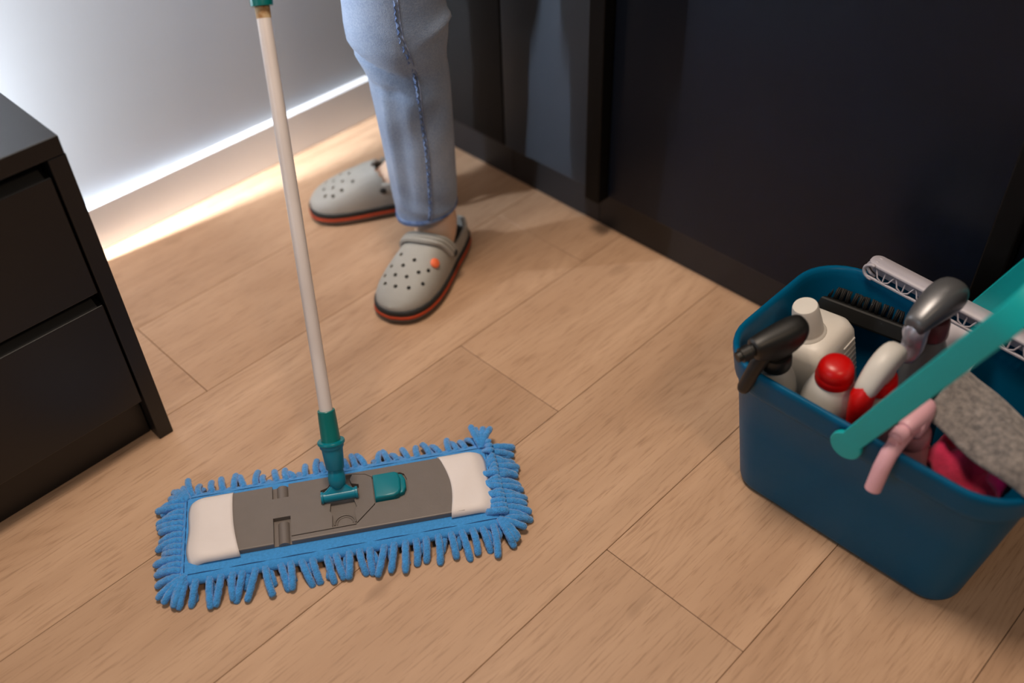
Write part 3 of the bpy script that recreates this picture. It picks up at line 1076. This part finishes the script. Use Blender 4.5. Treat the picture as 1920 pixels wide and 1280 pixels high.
# bail handle: tilted arch
BT = Vector((0, -0.395, 0.919)).normalized()
PIVZ = 0.209
XR = 0.1285
arch = []
LA = 0.235
for i in range(13):
    arch.append((-XR, LA * i / 12))
for i in range(1, 8):
    a = PI / 2 * i / 8
    arch.append((-XR + 0.05 * (1 - math.cos(a)), LA + 0.05 * math.sin(a)))
for i in range(9):
    arch.append((-XR + 0.05 + (2 * XR - 0.10) * i / 8, LA + 0.05))
for i in range(1, 8):
    a = PI / 2 * (1 - i / 8)
    arch.append((XR - 0.05 * (1 - math.cos(a)), LA + 0.05 * math.sin(a)))
for i in range(13):
    arch.append((XR, LA * (1 - i / 12)))
BN = Vector((1, 0, 0)).cross(BT)     # across the band
PV = Vector((0, 0.0, PIVZ))
rings = []
m_ = len(arch)
for i, (x, t) in enumerate(arch):
    a, b = arch[max(0, i - 1)], arch[min(m_ - 1, i + 1)]
    tg_ = (Vector((1, 0, 0)) * (b[0] - a[0]) + BT * (b[1] - a[1])).normalized()
    nrm_ = tg_.cross(BN).normalized()
    wv = 0.0120 + 0.0012 * min(1, t / 0.1)
    th = 0.0028
    p = PV + Vector((x, 0, 0)) + BT * t
    rings.append([p + BN * (wv * u) + nrm_ * (th * h) for u, h in ((-1, -0.6), (-0.93, -1), (0, -1.15), (0.93, -1), (1, -0.6), (1, 0.6), (0.93, 1), (0, 0.85), (-0.93, 1), (-1, 0.6))])
bail = obj('handle', loft(rings), M['bail'], bk)
flat_by_angle(bail, 40)
for sgn in (-1, 1):
    bmv = lathe([(0.0, -0.0030), (0.0160, -0.0030), (0.0176, -0.0020), (0.0176, 0.0018), (0.0165, 0.0030), (0.006, 0.0034), (0.0, 0.0034)], 32, cap0=False, cap1=False)
    pv = obj('pivot_disc', bmv, M['bail'], bail)
    pv.matrix_local = Matrix.LocRotScale((sgn * XR, 0, PIVZ), Vector((sgn, 0, 0)).to_track_quat('Z', 'Y'), (1, 1, 1))
    flat_by_angle(pv, 40)


# ------------------------------------------------------------------ things in the bucket
def sprayer(t, h, r, bottle_m, head_m, trig_m, collar_m, hl=0.085, hs=1.0, style='std', collar_h=0.024, trig_len=0.062, trig_out=0.030, noz_m=None, ls=None):
    """trigger bottle, local z up, nozzle towards +x; h = height of the collar base"""
    obj('bottle', lathe([(r * 0.8, 0.0), (r, 0.004), (r, h * 0.70), (r * 0.97, h * 0.80), (r * 0.86, h * 0.88), (r * 0.66, h * 0.95), (0.0150, h * 0.99), (0.0135, h), (0.0135, h + 0.01)], 28), bottle_m, t)
    c = obj('collar', lathe([(0.0135, h), (0.0172, h + 0.001), (0.0178, h + 0.004), (0.0172, h + collar_h - 0.003), (0.0155, h + collar_h), (0.010, h + collar_h)], 28), collar_m, t)
    flat_by_angle(c, 40)
    hb = h + collar_h
    ls = ls or hs
    z0 = hb + 0.020 * hs
    rings = []
    if style == 'std':
        secs = [(-0.034, 0.004, 0.004, 0.004), (-0.033, 0.009, 0.010, 0.003), (-0.024, 0.0125, 0.016, 0.0), (-0.008, 0.0135, 0.019, -0.003), (0.010, 0.0125, 0.0185, -0.003), (0.022, 0.0105, 0.014, 0.001),
                (0.031, 0.0090, 0.0105, 0.003), (0.033, 0.0085, 0.0100, 0.003)]
    elif style == 'shroud':      # smooth drooping shell
        secs = [(-0.040, 0.005, 0.005, -0.006), (-0.038, 0.010, 0.010, -0.004), (-0.030, 0.0135, 0.0145, 0.0), (-0.012, 0.0150, 0.0175, 0.002), (0.010, 0.0148, 0.0170, -0.001), (0.028, 0.0135, 0.0150, -0.008), (0.040, 0.0125, 0.0130, -0.014), (0.046, 0.0110, 0.0115, -0.018), (0.048, 0.007, 0.007, -0.019)]
    else:                        # pebble
        secs = [(-0.046, 0.005, 0.005, -0.002), (-0.043, 0.013, 0.012, -0.001), (-0.034, 0.0185, 0.0180, 0.0), (-0.016, 0.0205, 0.0205, 0.001), (0.006, 0.0190, 0.0185, 0.0), (0.026, 0.0160, 0.0150, -0.004), (0.040, 0.0135, 0.0125, -0.008), (0.046, 0.0120, 0.0110, -0.010), (0.049, 0.009, 0.008, -0.011)]
    for x, hy, hz, dz in secs:
        x, hy, hz, dz = x * ls, hy * hs, hz * hs, dz * hs
        ring = []
        for q in range(20):
            a = 2 * PI * q / 20
            ca, sa = math.cos(a), math.sin(a)
            ring.append(Vector((x, hy * math.copysign(abs(ca) ** 0.8, ca), z0 + dz + hz * math.copysign(abs(sa) ** 0.8, sa))))
        rings.append(ring)
    hd = obj('spray_head', loft(rings), head_m, t)
    subsurf(hd, 1)
    obj('neck', loft([rrect(0.0, 0, 0.013, 0.011, 0.008, hb - 0.001, 4), rrect(0.0, 0, 0.014, 0.0115, 0.008, hb + 0.006, 4), rrect(-0.002, 0, 0.015, 0.0115, 0.008, z0 + 0.002, 4)]), head_m, t)
    nx = secs[-1][0] * ls
    nz = z0 + secs[-1][3] * hs
    if style == 'std':
        nzl = obj('nozzle', tube([(nx - 0.002, 0, nz), (nx + 0.002, 0, nz), (nx + 0.003, 0, nz), (nx + 0.014, 0, nz), (nx + 0.0145, 0, nz), (nx + 0.019, 0, nz)],
                                 [0.0072, 0.0072, 0.0088, 0.0084, 0.0062, 0.0058], 18, round_end=False), noz_m or head_m, t)
        flat_by_angle(nzl, 40)
    return hd, z0, nx, nz


def trigger(t, pts, rad, m, ell=0.62, rnd=True):
    o = obj('trigger', tube(pts, rad, 16, ell=ell, up=(0, 1, 0), round_end=rnd), m, t)
    return flat_by_angle(o, 50)


# black trigger bottle leaning on the front left rim
b0, b1 = (0.806, 0.374, 0.0045), (0.757, 0.364, 0.228)
H = (Vector(b1) - Vector(b0)).length
t = thing('spray_bottle', 'milky spray bottle with black trigger head hanging over the bucket corner', 'spray bottle', mw=axis_mat(b0, b1, (-0.93, 0.36, -0.1)), group='trigger spray bottles in the bucket')
hd, z0, nx, nz = sprayer(t, H, 0.028, M['trans_pl'], M['black_pl'], M['black_pl'], M['black_pl'], hs=1.25, ls=1.0, collar_h=0.020)
trigger(t, [(0.010, 0, z0 - 0.010), (0.020, 0, z0 - 0.020), (0.028, 0, z0 - 0.036), (0.040, 0, z0 - 0.062)], [0.010, 0.0095, 0.0085, 0.0080], M['black_pl'], 1.0)

# white jug, tipped against the left end of the bucket
t = thing('jug', 'white plastic jug with tall white screw cap and ribbed grip', 'bottle', mw=axis_mat((0.893, 0.342, 0.014), (0.856, 0.374, 0.210), (1, 0, 0.2)))
rg = [(0.0, 0.034, 0.030, 0.012), (0.004, 0.039, 0.034, 0.014), (0.145, 0.0405, 0.0355, 0.014), (0.184, 0.0400, 0.0350, 0.014), (0.196, 0.0370, 0.0320, 0.016), (0.202, 0.031, 0.026, 0.018)]
jb = obj('body', loft([rrect(0, 0, hx, hy, r, z, 6) for z, hx, hy, r in rg]), M['white_pl'], t)
nk = obj('neck', lathe([(0.026, 0.198), (0.0195, 0.2045), (0.0180, 0.208), (0.0180, 0.213)], 26, -0.008, 0.002), M['white_pl'], t)
cp = obj('cap', lathe([(0.0182, 0.2095), (0.0187, 0.210), (0.0183, 0.214), (0.0150, 0.242), (0.0140, 0.2445), (0.0, 0.2450)], 32, -0.008, 0.002, cap1=False), M['white_pl'], t)
flat_by_angle(cp, 30)
for i in range(7):
    obj('grip_rib', box(0.006, 0.030, -0.0366, -0.0345, 0.124 + 0.0085 * i, 0.1275 + 0.0085 * i, 0.0009, 1), M['white_pl'], t)

# white bottle with red dome cap
b0, b1 = (0.804, 0.308, 0.0045), (0.777, 0.303, 0.23)
t = thing('bottle', 'white bottle with red dome cap by the bucket front wall', 'bottle', mw=axis_mat(b0, b1, (-1, 0, 0)))
obj('body', lathe([(0.028, 0.0), (0.031, 0.003), (0.032, 0.02), (0.032, 0.165), (0.0325, 0.180), (0.0305, 0.200), (0.0245, 0.218), (0.0205, 0.226), (0.017, 0.230), (0.016, 0.236)], 32), M['white_pl'], t)
rc = obj('cap', lathe([(0.0195, 0.228), (0.0206, 0.2285), (0.0208, 0.234), (0.0202, 0.2375), (0.0197, 0.2385), (0.0199, 0.240), (0.0190, 0.247), (0.0165, 0.2520), (0.0120, 0.2550), (0.006, 0.2562), (0.0, 0.2564)], 32, cap1=False), M['red_pl'], t)
flat_by_angle(rc, 35)

# white and red trigger bottle
b0, b1 = (0.855, 0.257, 0.0045), (0.805, 0.262, 0.226)
H = (Vector(b1) - Vector(b0)).length
t = thing('spray_bottle', 'white spray bottle with bright red trigger next to the red cap', 'spray bottle', mw=axis_mat(b0, b1, (-1.0, 0.06, 0)), group='trigger spray bottles in the bucket')
hd, z0, nx, nz = sprayer(t, H, 0.022, M['white_pl'], M['white_pl'], M['red_trig'], M['red_trig'], hs=0.95, ls=0.80, style='shroud', collar_h=0.020)
trigger(t, [(0.026, 0, z0 - 0.012), (0.034, 0, z0 - 0.020), (0.038, 0, z0 - 0.034), (0.040, 0, z0 - 0.050), (0.046, 0, z0 - 0.066)], [0.0115, 0.0130, 0.0122, 0.0115, 0.0085], M['red_trig'], 1.0)

# silver trigger bottle
b0, b1 = (0.907, 0.236, 0.0045), (0.892, 0.254, 0.249)
H = (Vector(b1) - Vector(b0)).length
t = thing('spray_bottle', 'tall silver-grey spray bottle with rounded silver trigger head', 'spray bottle', mw=axis_mat(b0, b1, (-0.97, 0.16, 0)), group='trigger spray bottles in the bucket')
hd, z0, nx, nz = sprayer(t, H, 0.027, M['grey_bottle'], M['silver'], M['silver2'], M['clear_red'], hs=1.0, ls=0.84, style='pebble', collar_h=0.026)
trigger(t, [(0.028, 0, z0 - 0.012), (0.033, 0, z0 - 0.022), (0.031, 0, z0 - 0.032), (0.033, 0, z0 - 0.042), (0.039, 0, z0 - 0.051)], [0.0130, 0.0138, 0.0128, 0.0125, 0.0110], M['silver2'], 1.0)

# pink trigger bottle
b0, b1 = (0.806, 0.194, 0.0045), (0.772, 0.203, 0.212)
H = (Vector(b1) - Vector(b0)).length
t = thing('spray_bottle', 'pink clear spray bottle with pale pink trigger hanging over the front rim', 'spray bottle', mw=axis_mat(b0, b1, (-1.0, 0.06, 0)), group='trigger spray bottles in the bucket')
hd, z0, nx, nz = sprayer(t, H, 0.028, M['pink_clear'], M['pink_pl'], M['pink_pl'], M['pink_clear'], hs=0.92, ls=0.68, collar_h=0.018)
trigger(t, [(0.014, 0, z0 - 0.008), (0.032, 0, z0 - 0.009), (0.046, 0, z0 - 0.013), (0.056, 0, z0 - 0.026), (0.0675, 0, z0 - 0.0520)], [0.0080, 0.0085, 0.0088, 0.0088, 0.0086], M['pink_pl'], 1.0, False)
# printed letters round the bottle shoulder
fc = bpy.data.curves.new('letters', 'FONT')
fc.body = 'ani'
fc.size = 0.018
fc.align_x = 'CENTER'
fo = bpy.data.objects.new('letters', fc)
C.objects.link(fo)
bpy.context.view_layer.update()
fm_ = bpy.data.meshes.new_from_object(fo.evaluated_get(bpy.context.evaluated_depsgraph_get()))
bpy.data.objects.remove(fo, do_unlink=True)
for v in fm_.vertices:
    zz = H * 0.70 + v.co.y
    rr = 0.028 * (0.93 - 0.23 * max(0, (zz - H * 0.70) / (H * 0.16))) + 0.0006
    ang = math.radians(38) + v.co.x / rr
    v.co = (rr * math.cos(ang), rr * math.sin(ang), zz)
lt = obj('printed_letters', fm_, M['gold'], t, smooth=False)
lt['label'] = 'faint gold letters ani on the pink bottle'

# black scrubbing brush against the back wall
t = thing('brush', 'black scrubbing brush with short black bristles against the bucket back wall', 'brush', mw=Matrix.Translation((0.946, 0.356, 0.162)) @ Matrix.Rotation(math.radians(9), 4, 'Z') @ Matrix.Rotation(math.radians(24), 4, 'Y'))
obj('block', box(-0.012, 0.010, -0.066, 0.066, 0.004, 0.026, 0.003, 2), M['black_pl'], t, smooth=False)
rb = random.Random(3)
tuft = None
for i in range(17):
    for j in range(2):
        y = -0.061 + 0.122 * i / 16
        x = -0.006 + 0.010 * j
        if tuft is None:
            bm = bmesh.new()
            for q in range(7):
                a = 2 * PI * q / 7
                rr = 0.0016 if q else 0
                add_tube(bm, [(rr * math.cos(a), rr * math.sin(a), 0), (rr * 1.5 * math.cos(a), rr * 1.5 * math.sin(a), 0.017)], [0.0008, 0.0010], 5, round_end=False)
            tf = obj('bristle_tuft', bm, M['bristle'], t)
            tuft = tf.data
        else:
            tf = obj('bristle_tuft', tuft, None, t)
        tf.matrix_local = Matrix.LocRotScale((x, y, 0.025), Matrix.Rotation(rb.uniform(-0.16, 0.16), 3, 'X') @ Matrix.Rotation(rb.uniform(-0.12, 0.12), 3, 'Y'), (1, 1, 1))

# pale openwork plastic handle lying along the back rim
t = thing('dustpan_handle', 'long pale grey plastic tool with openwork ribbed sides lying on the bucket back rim', 'tool', mw=Matrix.Translation((0.968, 0.372, 0.2300)) @ Matrix.Rotation(math.radians(-92.5), 4, 'Z') @ Matrix.Rotation(math.radians(1.5), 4, 'Y'))
LT = 0.285
obj('top_rail', loft([rrect(LT / 2, 0.003, LT / 2, 0.0105, 0.010, 0.0165, 6), rrect(LT / 2, 0.003, LT / 2 + 0.001, 0.0118, 0.011, 0.0190, 6), rrect(LT / 2, 0.003, LT / 2, 0.0105, 0.010, 0.0215, 6)]), M['lilac'], t)
obj('bottom_rail', box(0.004, LT, -0.0105, -0.0075, 0.0, 0.0035, 0.0008, 1), M['lilac'], t, smooth=False)
obj('bottom_rail', box(0.004, LT, 0.0075, 0.0105, 0.0, 0.0035, 0.0008, 1), M['lilac'], t, smooth=False)
step = 0.0265
for sy, bow in ((-0.009, -1), (0.010, 1)):
    n = int(LT / step)
    for i in range(n):
        x0 = 0.012 + step * i
        obj('upright_rib', tube([(x0 + step / 2, sy, 0.001), (x0 + step / 2, sy * 0.55, 0.0180)], 0.0010, 6), M['lilac'], t)
        if bow < 0:
            obj('diagonal_rib', tube([(x0, sy * 0.6, 0.0180), (x0 + step * 0.22, sy, 0.0065), (x0 + step / 2, sy, 0.002)], 0.0010, 6), M['lilac'], t)
            obj('diagonal_rib', tube([(x0 + step, sy * 0.6, 0.0180), (x0 + step * 0.78, sy, 0.0065), (x0 + step / 2, sy, 0.002)], 0.0010, 6), M['lilac'], t)
obj('web', box(0.01, LT, 0.0015, 0.0030, 0.002, 0.0175), M['lilac'], t, smooth=False)
for i in range(3):
    sy = -0.009 + 0.0085 * i
    pts = [(0.010 - 0.011 * math.sin(a), sy, 0.0100 - 0.0100 * math.cos(a)) for a in [PI * q / 10 for q in range(11)]]
    obj('end_loop', tube(pts, 0.0022, 8), M['lilac'], t)
bl = obj('blade', prism([(0.118, -0.070), (0.168, -0.064), (0.168, -0.006), (0.118, -0.006)], 0.0005, 0.0025), M['lilac'], t, smooth=False)
bl.matrix_local = Matrix.Translation((0, -0.005, 0.001)) @ Matrix.Rotation(math.radians(24), 4, 'X')

# cloths
def pinkf(a, b):
    x = 0.768 + 0.105 * a
    y = 0.104 + 0.086 * b
    z = 0.208 + 0.014 * math.sin(a * 5.5 + 2.2 * b) * math.cos(b * 6.5 + a) + 0.016 * math.sin(b * PI) * math.sin(a * PI) + 0.007 * math.sin(a * 15 + b * 9) + 0.004 * math.sin(a * 6 - b * 21)
    x += 0.004 * math.sin(b * 8)
    return Vector((x, y, z)) - Vector((0.82, 0.13, 0.006))


def drape(f, depth=0.05):
    """hang the border of a cloth patch downwards so that it reads as a heap"""
    def g(a, b):
        e = min(a, 1 - a, b, 1 - b)
        p = f(a, b)
        if e < 0.12:
            p = p - Vector((0, 0, depth * (1 - e / 0.12) ** 1.5))
        return p
    return g


pc = obj('cleaning_cloth', grid(drape(pinkf, 0.035), 56, 46), M['cloth_pink'])
pc.location = (0.82, 0.13, 0.006)
solid(pc, 0.0018, 0)
tag(pc, 'crumpled raspberry pink cleaning cloth beside the pink spray bottle', 'cloth')


def curlf(a, b):
    # a tongue of cloth curled over itself
    th = -0.4 + 4.2 * a
    r = 0.015 + 0.004 * math.sin(b * 3)
    y = 0.121 - 0.012 * b + 0.034 * (b - 0.5)
    x = 0.782 + r * math.cos(th) + 0.016 * b
    z = 0.206 + r * math.sin(th) + 0.010 * math.sin(b * PI) - 0.022 * b * (1 - a)
    return Vector((x, y, z)) - Vector((0.79, 0.10, 0.15))


mc = obj('cleaning_cloth', grid(curlf, 24, 14), M['cloth_mag'])
mc.location = (0.79, 0.10, 0.15)
solid(mc, 0.002, 0)
subsurf(mc, 1)
tag(mc, 'magenta cloth curled over in front, lowest in the bucket corner', 'cloth')


def feltf(a, b):
    # a along the strip (left back to right front), b across it
    A, B = Vector((0.780, 0.203, 0.246)), Vector((0.872, 0.200, 0.250))
    Cc, D = Vector((0.842, 0.056, 0.236)), Vector((0.752, 0.064, 0.238))
    p = (A * (1 - b) + B * b) * (1 - a) + (D * (1 - b) + Cc * b) * a
    p.z += 0.010 * math.sin(b * PI) * (1 - 0.5 * a) - 0.006 * math.sin(a * PI) + 0.002 * math.sin(a * 11 + b * 5)
    if b > 0.85:
        p.z -= 0.018 * ((b - 0.85) / 0.15) ** 2
    if b < 0.1:
        p.z -= 0.004 * ((0.1 - b) / 0.1) ** 2
    return p - Vector((0.81, 0.13, 0.235))


fl = obj('felt_cloth', grid(feltf, 26, 20), M['felt'])
fl.location = (0.81, 0.13, 0.235)
solid(fl, 0.0075, 0.0)
subsurf(fl, 1)
tag(fl, 'folded mottled grey felt cloth laid across the bucket right end', 'cloth')
